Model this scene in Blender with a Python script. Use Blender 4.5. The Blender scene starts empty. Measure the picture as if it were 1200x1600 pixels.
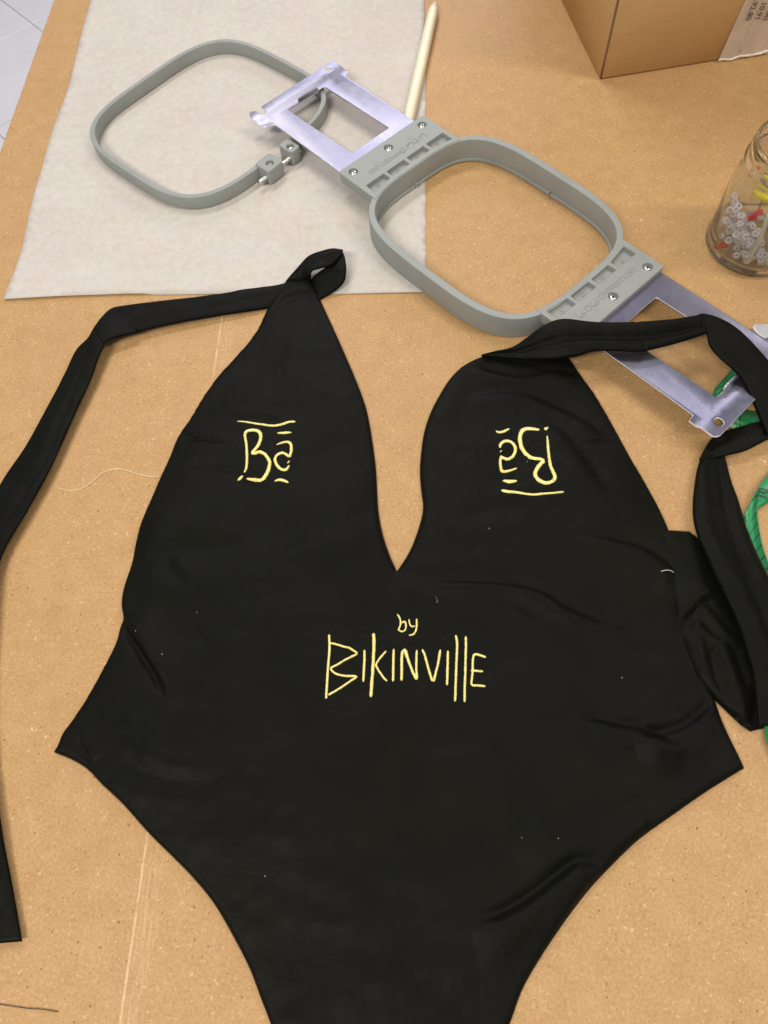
import bpy, bmesh, math, random
import numpy as np
from mathutils import Vector, Matrix
from mathutils.geometry import delaunay_2d_cdt

S = bpy.context.scene
COL = S.collection
random.seed(7)
RNG = np.random.default_rng(7)

# ---------------------------------------------------------------- camera
# phone held 42 cm above the worktable; f from the box / table-edge vanishing points
FPX, CAMH = 1155.0, 0.42
_dn = np.array([60., -563., -FPX]); _dn /= np.linalg.norm(_dn)
_Z = -_dn
_Y = np.array([45., 2388., -FPX]); _Y -= _Z * (_Y @ _Z); _Y /= np.linalg.norm(_Y)
_X = np.cross(_Y, _Z)
RW = np.array([_X, _Y, _Z])                       # camera axes -> world
cam = bpy.data.cameras.new('camera')
cam.sensor_fit = 'VERTICAL'; cam.sensor_height = 36.0; cam.lens = 36.0 * FPX / 1600.0
cam.clip_start = 0.01; cam.clip_end = 30
camo = bpy.data.objects.new('camera', cam); COL.objects.link(camo)
M4 = Matrix(RW.tolist()).to_4x4(); M4.translation = (0, 0, CAMH)
camo.matrix_world = M4
S.camera = camo

# ---------------------------------------------------------------- light
W = bpy.data.worlds.new("World"); S.world = W; W.use_nodes = True
bg = W.node_tree.nodes['Background']
bg.inputs[0].default_value = (0.84, 0.86, 1.0, 1); bg.inputs[1].default_value = 0.335
S.cycles.transparent_max_bounces = 24; S.cycles.max_bounces = 16; S.cycles.transmission_bounces = 16
S.view_settings.view_transform = 'Standard'; S.view_settings.look = 'None'
S.view_settings.exposure = 0.0; S.view_settings.gamma = 1.0

def lamp(name, loc, target, sx, sy, power, color, rot=0):
    l = bpy.data.lights.new(name, 'AREA'); l.shape = 'RECTANGLE'
    l.size = sx; l.size_y = sy; l.energy = power; l.color = color
    o = bpy.data.objects.new(name, l); COL.objects.link(o)
    o.location = loc
    q = (Vector(target) - Vector(loc)).to_track_quat('-Z', 'Y')
    o.rotation_euler = (q.to_matrix() @ Matrix.Rotation(rot, 3, 'Z')).to_euler()
    return o
lamp('ceiling_tube_lamp', (-0.45, 1.35, 1.75), (0.0, 0.35, 0), 1.0, 0.18, 15.5, (1.0, 0.95, 0.90), 0.3)
lamp('ceiling_tube_lamp', (1.25, 0.2, 1.9), (0.1, 0.2, 0), 0.22, 1.2, 18, (1.0, 0.89, 0.74), 0.0)
lamp('ceiling_tube_lamp', (-0.8, -1.0, 1.75), (0.0, 0.3, 0), 0.9, 0.25, 34, (1.0, 0.93, 0.83), 0.4)

lamp('window_lamp', (0.35, 3.1, 1.45), (0.2, 0.7, 0), 1.5, 0.8, 24, (0.86, 0.84, 1.0), 0.0)

# ---------------------------------------------------------------- helpers
def P(x, y, z=0.0):
    """photo pixel -> point on the horizontal plane at height z"""
    d = RW @ np.array([x - 600., -(y - 800.), -FPX]); t = (z - CAMH) / d[2]
    p = np.array([0, 0, CAMH]) + d * t
    return Vector((p[0], p[1], z))
def PS(pts, z=0.0): return [P(a, b, z) for a, b in pts]
def crop(pts, ox, oy, k): return [(ox + a / k, oy + b / k) for a, b in pts]

def tag(o, label=None, cat=None, group=None, kind=None):
    if label: o['label'] = label
    if cat: o['category'] = cat
    if group: o['group'] = group
    if kind: o['kind'] = kind
    return o
def link(name, me, mat=None, parent=None, smooth=True):
    o = bpy.data.objects.new(name, me); COL.objects.link(o)
    if mat and not me.materials: me.materials.append(mat)
    if smooth:
        for p in me.polygons: p.use_smooth = True
    if parent: o.parent = parent
    return o
def empty(name, loc, rz=0):
    o = bpy.data.objects.new(name, None); COL.objects.link(o)
    o.location = loc; o.rotation_euler = (0, 0, rz); o.empty_display_size = .02
    return o
def reparent(o, root):
    """keep world placement while hanging o under root"""
    mw = o.matrix_basis.copy()
    o.parent = root
    o.matrix_basis = root_world(root).inverted() @ mw
def root_world(r):
    m = r.matrix_basis.copy()
    return m if r.parent is None else root_world(r.parent) @ m
def from_bm(name, bm, mat=None, parent=None, smooth=True):
    me = bpy.data.meshes.new(name); bm.normal_update(); bm.to_mesh(me); bm.free()
    return link(name, me, mat, parent, smooth)
def mesh_of(name, v, f, mat=None, parent=None, smooth=True):
    me = bpy.data.meshes.new(name); me.from_pydata([tuple(a) for a in v], [], f); me.update()
    return link(name, me, mat, parent, smooth)
def edge_split_smooth(o, deg=35):
    """sharp edges stay sharp"""
    me = o.data
    bm = bmesh.new(); bm.from_mesh(me); lim = math.radians(deg)
    for e in bm.edges:
        if len(e.link_faces) == 2 and e.calc_face_angle(0) > lim: e.smooth = False
    bm.to_mesh(me); bm.free()
    return o

def extrude2d(loops, z0, z1, bev=0.0004, res=2):
    """mesh of a flat outline (first loop outer, others holes) with rounded rims"""
    cu = bpy.data.curves.new('tmp', 'CURVE'); cu.dimensions = '2D'; cu.fill_mode = 'BOTH'
    for lp in loops:
        sp = cu.splines.new('POLY'); sp.points.add(len(lp) - 1)
        for i, p in enumerate(lp): sp.points[i].co = (p[0], p[1], 0, 1)
        sp.use_cyclic_u = True
    cu.extrude = (z1 - z0) / 2 - bev; cu.bevel_depth = bev; cu.bevel_resolution = res; cu.offset = -bev
    o = bpy.data.objects.new('tmp', cu); COL.objects.link(o)
    dg = bpy.context.evaluated_depsgraph_get(); dg.update()
    me = bpy.data.meshes.new_from_object(o.evaluated_get(dg))
    bpy.data.objects.remove(o); bpy.data.curves.remove(cu)
    bm = bmesh.new(); bm.from_mesh(me); bpy.data.meshes.remove(me)
    bmesh.ops.remove_doubles(bm, verts=bm.verts, dist=1e-6)
    for v in bm.verts: v.co.z += (z0 + z1) / 2
    bm.normal_update()
    for e in bm.edges:                                  # flat faces stay flat, only the rounded rim is smooth
        if len(e.link_faces) == 2 and (abs(e.link_faces[0].normal.z) > .995) != (abs(e.link_faces[1].normal.z) > .995): e.smooth = False
    return bm
def join_bm(a, b):
    me = bpy.data.meshes.new('j'); b.to_mesh(me); b.free(); a.from_mesh(me); bpy.data.meshes.remove(me); return a
def round_poly(pts, r, n=5):
    """round the corners of a polygon; r a number or one per corner"""
    out = []; N = len(pts)
    for i in range(N):
        p = np.array(pts[i][:2], float); a = np.array(pts[i - 1][:2], float); b = np.array(pts[(i + 1) % N][:2], float)
        rr = r[i] if isinstance(r, (list, tuple)) else r
        da = a - p; db = b - p; la, lb = np.linalg.norm(da), np.linalg.norm(db)
        k = min(rr, la * .45, lb * .45)
        if k < 1e-6: out.append(tuple(p)); continue
        pa = p + da / la * k; pb = p + db / lb * k
        for j in range(n + 1):
            t = j / n
            out.append(tuple((1 - t) ** 2 * pa + 2 * t * (1 - t) * p + t * t * pb))
    return out
def rect(u0, u1, v0, v1, r=0.0): return round_poly([(u0, v0), (u1, v0), (u1, v1), (u0, v1)], r, 4)
def circle(cx, cy, r, n=20): return [(cx + r * math.cos(2 * math.pi * i / n), cy + r * math.sin(2 * math.pi * i / n)) for i in range(n)]
def superell(a, b, e, n=120):
    out = []
    for i in range(n):
        t = 2 * math.pi * i / n; c, s = math.cos(t), math.sin(t)
        r = (abs(c / a) ** e + abs(s / b) ** e) ** (-1 / e)
        out.append((r * c, r * s))
    return out
def lathe(prof, n=32, cx=0, cy=0, cz=0, closed=False):
    bm = bmesh.new(); rings = []
    for r, z in prof:
        rings.append([bm.verts.new((cx + r * math.cos(2 * math.pi * i / n), cy + r * math.sin(2 * math.pi * i / n), cz + z)) for i in range(n)] if r > 1e-7
                     else [bm.verts.new((cx, cy, cz + z))])
    K = len(rings)
    for k in range(K if closed else K - 1):
        a, b = rings[k], rings[(k + 1) % K]
        for i in range(n):
            j = (i + 1) % n
            if len(a) == 1 and len(b) == 1: continue
            if len(a) == 1: bm.faces.new((a[0], b[i], b[j]))
            elif len(b) == 1: bm.faces.new((a[i], a[j], b[0]))
            else: bm.faces.new((a[i], a[j], b[j], b[i]))
    bmesh.ops.recalc_face_normals(bm, faces=bm.faces)
    return bm
def catmull(pts, n=8, closed=False):
    pts = [np.array(p, float) for p in pts]; out = []; N = len(pts)
    rng = range(N) if closed else range(N - 1)
    for i in rng:
        if closed: p0, p1, p2, p3 = pts[i - 1], pts[i], pts[(i + 1) % N], pts[(i + 2) % N]
        else:
            p1, p2 = pts[i], pts[i + 1]
            p0 = pts[i - 1] if i > 0 else 2 * p1 - p2
            p3 = pts[i + 2] if i + 2 < N else 2 * p2 - p1
        for j in range(n):
            t = j / n
            out.append(.5 * ((2 * p1) + (-p0 + p2) * t + (2 * p0 - 5 * p1 + 4 * p2 - p3) * t * t + (-p0 + 3 * p1 - 3 * p2 + p3) * t ** 3))
    if not closed: out.append(pts[-1])
    return out
def tube(path, rad, n=6, cap=True):
    """bmesh tube; rad a number or list"""
    bm = bmesh.new(); path = [Vector(p) for p in path]; rings = []
    up = Vector((0, 0, 1))
    for i, p in enumerate(path):
        d = (path[min(i + 1, len(path) - 1)] - path[max(i - 1, 0)]).normalized()
        s = d.cross(up)
        if s.length < .05: s = d.cross(Vector((1, 0, 0)))
        s.normalize(); t = s.cross(d).normalized()
        r = rad[i] if isinstance(rad, (list, tuple)) else rad
        rings.append([bm.verts.new(p + (s * math.cos(2 * math.pi * k / n) + t * math.sin(2 * math.pi * k / n)) * r) for k in range(n)])
    for a, b in zip(rings, rings[1:]):
        for k in range(n): bm.faces.new((a[k], a[(k + 1) % n], b[(k + 1) % n], b[k]))
    if cap: bm.faces.new(rings[0]); bm.faces.new(rings[-1])
    bmesh.ops.recalc_face_normals(bm, faces=bm.faces)
    return bm
def text_mesh(txt, size, depth=0.0, bev=0.0, align='CENTER', res=3, space=1.0):
    cu = bpy.data.curves.new('tmp', 'FONT'); cu.body = txt; cu.size = size; cu.extrude = depth; cu.bevel_depth = bev
    cu.align_x = align; cu.align_y = 'CENTER'; cu.resolution_u = res; cu.space_character = space
    o = bpy.data.objects.new('tmp', cu); COL.objects.link(o)
    dg = bpy.context.evaluated_depsgraph_get(); dg.update()
    me = bpy.data.meshes.new_from_object(o.evaluated_get(dg))
    bpy.data.objects.remove(o); bpy.data.curves.remove(cu)
    return me

# ---------------------------------------------------------------- materials
class NT:
    def __init__(s, name):
        s.m = bpy.data.materials.new(name); s.m.use_nodes = True; s.t = s.m.node_tree
        s.b = s.t.nodes['Principled BSDF']; s.tc = s.t.nodes.new('ShaderNodeTexCoord')
    def n(s, typ, **kw):
        nd = s.t.nodes.new(typ)
        for k, v in kw.items():
            if k in ('operation', 'blend_type', 'data_type', 'feature', 'noise_dimensions', 'interpolation_type', 'distance', 'normalize', 'clamp'): setattr(nd, k, v)
            else:
                key = int(k[1:]) if k[0] == 'i' and k[1:].isdigit() else k
                if hasattr(v, 'is_output') or isinstance(v, bpy.types.NodeSocket): s.t.links.new(v, nd.inputs[key])
                else: nd.inputs[key].default_value = v
        return nd
    def l(s, a, b): s.t.links.new(a, b)
    def math(s, op, a, b=0.0, c=0.0): return s.n('ShaderNodeMath', operation=op, i0=a, i1=b, i2=c).outputs[0]
    def noise(s, scale, detail=3, rough=.55, vec=None, dist=0.0):
        nd = s.n('ShaderNodeTexNoise', Scale=scale, Detail=detail, Roughness=rough, Distortion=dist)
        s.l(vec or s.tc.outputs['Object'], nd.inputs['Vector']); return nd.outputs[0]
    def ramp(s, x, a, b, lo=0.0, hi=1.0):
        nd = s.n('ShaderNodeMapRange', i0=x, i1=a, i2=b, i3=lo, i4=hi); nd.clamp = True; return nd.outputs[0]
    def mix(s, f, a, b, mode='MIX'):
        nd = s.t.nodes.new('ShaderNodeMix'); nd.data_type = 'RGBA'; nd.blend_type = mode
        for i, v in ((0, f), (6, a), (7, b)):
            if isinstance(v, bpy.types.NodeSocket): s.l(v, nd.inputs[i])
            else: nd.inputs[i].default_value = v if i == 0 else (*v[:3], 1)
        return nd.outputs[2]
    def bump(s, h, strength=.3, dist=.001, prev=None):
        nd = s.n('ShaderNodeBump', Strength=strength, Distance=dist, Height=h)
        if prev: s.l(prev, nd.inputs['Normal'])
        return nd.outputs[0]
    def set(s, **kw):
        names = dict(color='Base Color', rough='Roughness', metal='Metallic', spec='Specular IOR Level', sheen='Sheen Weight', sheen_r='Sheen Roughness',
                     sheen_t='Sheen Tint', trans='Transmission Weight', ior='IOR', normal='Normal', alpha='Alpha', coat='Coat Weight')
        for k, v in kw.items():
            i = s.b.inputs[names[k]]
            if isinstance(v, bpy.types.NodeSocket): s.l(v, i)
            elif k in ('color', 'sheen_t'): i.default_value = (*v[:3], 1)
            else: i.default_value = v
        return s.m
    def sep(s): return s.n('ShaderNodeSeparateXYZ', i0=s.tc.outputs['Object']).outputs

def mat_board():
    s = NT('hardboard'); obj = s.tc.outputs['Object']
    warp = s.n('ShaderNodeTexNoise', Scale=180., Detail=2); s.l(obj, warp.inputs['Vector'])
    big = s.noise(7, 3); mid = s.noise(70, 5, .68); fine = s.noise(620, 4, .72)
    col = s.mix(s.ramp(big, .32, .68), (.440, .247, .083), (.505, .304, .114))
    col = s.mix(s.ramp(mid, .34, .66), s.mix(.34, col, (.30, .148, .042)), s.mix(.34, col, (.66, .45, .215)))
    hue = s.noise(24, 4, .65); col = s.mix(s.ramp(hue, .38, .62, 0, .35), col, (.53, .295, .155)); hue2 = s.noise(17, 3, .6, None, .5); col = s.mix(s.ramp(hue2, .5, .68, 0, .35), col, (.46, .31, .10))
    col = s.mix(s.ramp(fine, .30, .70, 0, .62), s.mix(.50, col, (.30, .16, .05)), s.mix(.42, col, (.80, .56, .30)))
    # curly pale wood fibres
    def fibres(scale, w, mask_scale, lo, hi, off):
        v = s.n('ShaderNodeMapping', i0=obj); v.inputs['Location'].default_value = off
        a = s.noise(scale, 1.5, .5, v.outputs[0], 1.2)
        r = s.math('ABSOLUTE', s.math('SUBTRACT', a, .5))
        line = s.ramp(r, w, w * .25)
        m = s.ramp(s.noise(mask_scale, 2, .6, v.outputs[0]), lo, hi)
        return s.math('MULTIPLY', line, m)
    f1 = fibres(190, .022, 330, .56, .64, (1.3, 4.1, 0))
    f2 = fibres(260, .026, 420, .57, .66, (7.7, 2.2, 3))
    f3 = fibres(150, .016, 240, .60, .68, (3.1, 9.2, 5))
    col = s.mix(s.math('MULTIPLY', s.math('MAXIMUM', f1, f2), .46), col, (.84, .64, .38))
    col = s.mix(s.math('MULTIPLY', f3, .55), col, (.93, .76, .50))
    d1 = s.math('MULTIPLY', s.ramp(s.noise(420, 1, .5), .70, .76), .75)
    col = s.mix(d1, col, (.16, .085, .035))
    dk = fibres(170, .02, 300, .62, .68, (5, 1.5, 8)); col = s.mix(s.math('MULTIPLY', dk, .5), col, (.22, .12, .05))
    # pale scored line parallel to the table edge + rubbed band beside it
    x, y, z = s.sep()
    wob = s.math('MULTIPLY', s.math('SUBTRACT', s.noise(14, 3), .5), .0022)
    dx = s.math('ABSOLUTE', s.math('ADD', s.math('SUBTRACT', x, -.1452), wob))
    br = s.ramp(s.noise(90, 3, .7), .34, .55, .15, 1)
    yy = s.math('ADD', s.ramp(y, .10, .02), s.ramp(y, .30, .33))
    ln = s.math('MULTIPLY', s.math('MULTIPLY', s.ramp(dx, .0009, .0002), br), yy)
    dx2 = s.math('ABSOLUTE', s.math('ADD', s.math('SUBTRACT', x, -.1395), wob))
    st = s.n('ShaderNodeMapping', i0=obj); st.inputs['Scale'].default_value = (1, .06, 1)
    streak = s.ramp(s.noise(900, 3, .6, st.outputs[0]), .46, .64)
    band = s.math('MULTIPLY', s.math('MULTIPLY', s.ramp(dx2, .007, .002), streak), s.math('MULTIPLY', yy, .2))
    col = s.mix(s.math('MAXIMUM', s.math('MULTIPLY', ln, .5), band), col, (.84, .66, .44))
    stain = s.ramp(s.noise(4.3, 4, .6, None, .8), .52, .70, 0, .22); col = s.mix(stain, col, (.36, .19, .07))
    chip = s.ramp(s.noise(36, 5, .78), .685, .72, 0, .5); col = s.mix(chip, col, (.85, .66, .44))
    h = s.math('ADD', s.math('MULTIPLY', fine, .6), s.math('MULTIPLY', s.math('MAXIMUM', f1, f3), .5))
    return s.set(color=col, rough=s.ramp(mid, .3, .7, .50, .66), spec=.35, normal=s.bump(h, .25, .0004))
def mat_paper():
    s = NT('interfacing_paper')
    a = s.noise(16, 5, .62); b = s.noise(160, 5, .75, None, .6); c = s.noise(1100, 3, .7)
    col = s.mix(s.ramp(a, .34, .66), (.525, .485, .425), (.565, .535, .485))
    col = s.mix(s.ramp(b, .32, .68), s.mix(.35, col, (.44, .39, .335)), s.mix(.35, col, (.65, .63, .58)))
    col = s.mix(s.ramp(c, .62, .74, 0, .5), col, (.80, .78, .75))
    tint = s.n('ShaderNodeTexNoise', Scale=38., Detail=2); s.l(s.tc.outputs['Object'], tint.inputs['Vector'])
    col = s.mix(.05, col, tint.outputs[1], 'OVERLAY')
    h = s.math('ADD', b, s.math('MULTIPLY', c, .4))
    return s.set(color=col, rough=.8, spec=.2, normal=s.bump(h, .12, .0004))
def mat_fabric(name='black_jersey', k=1.0):
    s = NT(name); obj = s.tc.outputs['Object']
    a = s.noise(28, 4, .6); c = s.noise(8, 3)
    knit = s.n('ShaderNodeTexWave', Scale=620., Distortion=1.2, Detail=1.0); s.l(obj, knit.inputs['Vector'])
    mp = s.n('ShaderNodeMapping', i0=obj); mp.inputs['Rotation'].default_value = (0, 0, 1.57)
    kn2 = s.n('ShaderNodeTexWave', Scale=480., Distortion=1.5, Detail=1.0); s.l(mp.outputs[0], kn2.inputs['Vector'])
    col = s.mix(s.ramp(c, .35, .65), (.0034 * k, .0038 * k, .0018 * k), (.0036 * k, .0038 * k, .0032 * k))
    col = s.mix(s.ramp(a, .35, .7, 0, .6), col, (.0058 * k, .0060 * k, .0030 * k))
    h = s.math('ADD', s.math('MULTIPLY', knit.outputs[1], .5), s.math('MULTIPLY', kn2.outputs[1], .5))
    nb = s.bump(h, .25, .0002)
    nb = s.bump(s.noise(60, 4, .55), .42, .0018, nb)
    ms = s.n('ShaderNodeMapping', i0=obj); ms.inputs['Rotation'].default_value = (0, 0, .5); ms.inputs['Scale'].default_value = (.35, 1, 1)
    nb = s.bump(s.noise(38, 3, .5, ms.outputs[0], 1.2), .18, .003, nb)
    return s.set(color=col, rough=.50, spec=.085, sheen=.012, sheen_r=.35, sheen_t=(.80, .82, .55), normal=nb)
def mat_plastic():
    s = NT('grey_plastic'); a = s.noise(30, 4, .6); g = s.noise(1500, 2)
    col = s.mix(s.ramp(a, .3, .7), (.262, .282, .262), (.302, .322, .302))
    scuff = s.ramp(s.noise(260, 4, .8), .66, .74, 0, .3); col = s.mix(scuff, col, (.42, .44, .42))
    return s.set(color=col, rough=s.ramp(a, .3, .7, .42, .56), spec=.4, normal=s.bump(g, .15, .0002))
def mat_metal():
    s = NT('zinc_plated_steel'); a = s.noise(45, 5, .7); b = s.noise(700, 4, .8)
    c = s.noise(14, 3, .6)
    col = s.mix(s.ramp(c, .35, .65), (.30, .293, .375), (.37, .365, .43))
    col = s.mix(s.ramp(b, .5, .72, 0, .5), col, (.48, .475, .56))
    return s.set(color=col, metal=1.0, rough=s.ramp(a, .3, .7, .26, .42), normal=s.bump(s.noise(11, 2), .3, .004, s.bump(b, .2, .0002)))
def simple(name, c, rough=.5, metal=0, spec=.5, var=.15, scale=200, bump=.1, **kw):
    s = NT(name); a = s.noise(scale, 3, .6)
    col = s.mix(s.ramp(a, .3, .7), tuple(v * (1 - var) for v in c), tuple(min(1, v * (1 + var)) for v in c))
    return s.set(color=col, rough=rough, metal=metal, spec=spec, normal=s.bump(a, bump, .0003), **kw)
def mat_thread():
    s = NT('yellow_embroidery_thread'); a = s.noise(900, 2); b = s.noise(120, 2)
    col = s.mix(s.ramp(a, .3, .7), (.72, .60, .13), (.95, .86, .28)); col = s.mix(s.ramp(b, .3, .8, 0, .4), col, (.96, .90, .42))
    return s.set(color=col, rough=.42, spec=.5, sheen=.3, normal=s.bump(a, .5, .0003))
def mat_card():
    s = NT('cardboard'); x, y, z = s.sep(); a = s.noise(25, 4); b = s.noise(500, 3, .7)
    mp = s.n('ShaderNodeMapping', i0=s.tc.outputs['Object']); mp.inputs['Scale'].default_value = (.15, .15, 1)
    fl = s.noise(330, 2, .5, mp.outputs[0])
    col = s.mix(s.ramp(a, .3, .7), (.66, .44, .20), (.71, .475, .225)); col = s.mix(s.ramp(b, .3, .7, 0, .35), col, (.50, .31, .12))
    col = s.mix(s.ramp(fl, .4, .6, 0, .15), col, (.48, .30, .14))
    return s.set(color=col, rough=.7, spec=.25, normal=s.bump(fl, .15, .0006))
def mat_tile():
    s = NT('white_floor_tile'); a = s.noise(9, 4, .7); col = s.mix(s.ramp(a, .3, .7), (.84, .82, .83), (.90, .89, .89))
    return s.set(color=col, rough=.28, spec=.5)
def mat_glass():
    s = NT('jar_glass'); s.set(color=(.96, .99, .97), rough=.0, trans=1.0, ior=1.46)
    tr = s.n('ShaderNodeBsdfTransparent'); gl = s.n('ShaderNodeBsdfGlossy', Roughness=.02); lw = s.n('ShaderNodeLayerWeight', Blend=.32)
    tr.inputs[0].default_value = (.97, .985, .975, 1)
    tint = s.mix(s.math('POWER', lw.outputs[1], 3.0), (.975, .985, .98), (.62, .68, .62)); s.l(tint, tr.inputs[0])
    m1 = s.n('ShaderNodeMixShader'); s.l(s.math('ADD', s.math('MULTIPLY', s.math('POWER', lw.outputs[1], 5.0), .30), .02), m1.inputs[0]); s.l(tr.outputs[0], m1.inputs[1]); s.l(gl.outputs[0], m1.inputs[2])
    m2 = s.n('ShaderNodeMixShader', i0=.93); s.l(m1.outputs[0], m2.inputs[1]); s.l(s.b.outputs[0], m2.inputs[2])
    s.l(m2.outputs[0], s.t.nodes['Material Output'].inputs[0]); return s.m
def mat_tape():
    """printed tape: uv.x = distance along in mm, uv.y = 0..1 across"""
    s = NT('green_tape'); uv = s.n('ShaderNodeSeparateXYZ', i0=s.tc.outputs['UV']).outputs
    fx = s.math('FRACT', uv[0]); tick = s.ramp(s.math('ABSOLUTE', s.math('SUBTRACT', fx, .5)), .22, .14)
    on = s.math('GREATER_THAN', uv[1], .66)
    cm = s.math('FRACT', s.math('MULTIPLY', uv[0], .1)); cmt = s.math('LESS_THAN', s.math('ABSOLUTE', s.math('SUBTRACT', cm, .5)), .03)
    cml = s.math('MULTIPLY', cmt, s.math('GREATER_THAN', uv[1], .35))
    hm = s.math('FRACT', s.math('ADD', s.math('MULTIPLY', uv[0], .1), .5)); hmt = s.math('MULTIPLY', s.math('LESS_THAN', s.math('ABSOLUTE', s.math('SUBTRACT', hm, .5)), .03), s.math('GREATER_THAN', uv[1], .55))
    edge = s.math('GREATER_THAN', uv[1], .975)
    ink = s.math('MAXIMUM', s.math('MULTIPLY', tick, on), s.math('MAXIMUM', cml, hmt))
    col = s.mix(s.math('MULTIPLY', ink, .82), (.020, .27, .085), (.006, .035, .015)); col = s.mix(edge, col, (.14, .46, .24))
    return s.set(color=col, rough=.35, spec=.5)

BOARD = mat_board(); PAPER = mat_paper(); FAB = mat_fabric(); PLA = mat_plastic(); MET = mat_metal(); THR = mat_thread()
CARD = mat_card(); TILE = mat_tile(); GLASS = mat_glass(); TAPE = mat_tape()
GROUT = simple('grout', (.40, .39, .44), .9)
STEEL = simple('screw_steel', (.72, .71, .68), .28, 1.0)
DARK = simple('recess_shade', (.05, .052, .05), .7)  # dark colour standing in for shade in the screw slots
CREAM = simple('cream_plastic', (.80, .76, .55), .35, var=.04, bump=.03)
PINK = simple('pinkish_tip', (.74, .56, .50), .6)
INK = simple('black_ink', (.035, .03, .04), .6)
LABEL = simple('clear_packing_tape_over_label', (.50, .40, .30), .22, spec=.6, var=.08, scale=60)
LFOIL = simple('wrinkled_label_edge', (.70, .62, .47), .3, var=.2, scale=300, bump=.6)
RED = simple('red_plastic', (.62, .02, .015), .3)
YEL = simple('yellow_plastic', (.80, .62, .01), .3)
PEARL = simple('pearl_bead', (.60, .555, .575), .07, spec=1.0, var=.12, scale=90)
CORD = simple('cream_cord', (.62, .56, .42), .8, bump=.5, scale=1500)
WOOD = simple('table_leg_wood', (.32, .20, .10), .6)
DKTH = simple('dark_thread', (.03, .02, .02), .7)
PALETH = simple('pale_thread', (.95, .86, .58), .6)
WTH = simple('white_lint', (.55, .55, .52), .8)
RIM = simple('steel_edge_highlight', (.92, .92, .93), .45, .6, var=.03)  # edge highlight put into the colour of the bracket rims
PLATE = simple('pale_steel', (.80, .80, .79), .42, .85, var=.06, scale=500)

# ---------------------------------------------------------------- the floor and the worktable
fl = mesh_of('floor', [(-6, -6, -.754), (6, -6, -.754), (6, 8, -.754), (-6, 8, -.754)], [(0, 1, 2, 3)], GROUT, smooth=False)
tag(fl, kind='structure')
b = bmesh.new(); bmesh.ops.create_cube(b, size=1)
for v in b.verts: v.co = Vector((v.co.x * .2965, v.co.y * .2965, v.co.z * .008))
bmesh.ops.bevel(b, geom=b.edges[:], offset=.0015, segments=1, affect='EDGES')
tile0 = from_bm('tile', b, TILE, fl, smooth=False)
cT = Vector((-1.036, 2.034))
e1 = Vector((math.cos(math.pi / 4), math.sin(math.pi / 4))); e2 = Vector((-e1.y, e1.x)); first = True
for i in range(-9, 10):
    for j in range(-9, 10):
        c = cT + e1 * (i + .5) * .2985 + e2 * (j + .5) * .2985
        if not (-2.9 < c.x < -.2 and .2 < c.y < 3.2): continue
        t = tile0 if first else tile0.copy()
        if not first: COL.objects.link(t)
        first = False
        t.location = (c.x, c.y, -.750 + random.uniform(-.0006, .0006)); t.rotation_euler = (random.uniform(-.002, .002), random.uniform(-.002, .002), math.pi / 4)

tab = empty('worktable', (.2, .35, -.754))
tag(tab, 'brown hardboard worktable under everything, bare edge at left over the white tiled floor', 'table')
bm = extrude2d([rect(-.36, .85, -.45, 1.25, .004)], -.006, 0, .0006)
top = from_bm('tabletop', bm, BOARD, None, smooth=False); reparent(top, tab)
for lx in (-.28, .78):
    for ly in (-.38, 1.18):
        l = from_bm('leg', extrude2d([rect(lx - .025, lx + .025, ly - .025, ly + .025, .004)], -.754, -.046, .001), WOOD, None, False); reparent(l, tab)
ap = from_bm('apron', join_bm(extrude2d([rect(-.30, .80, -.40, 1.20), rect(-.27, .77, -.37, 1.17)], -.066, -.0065, .001), bmesh.new()), WOOD, None, False); reparent(ap, tab)

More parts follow.
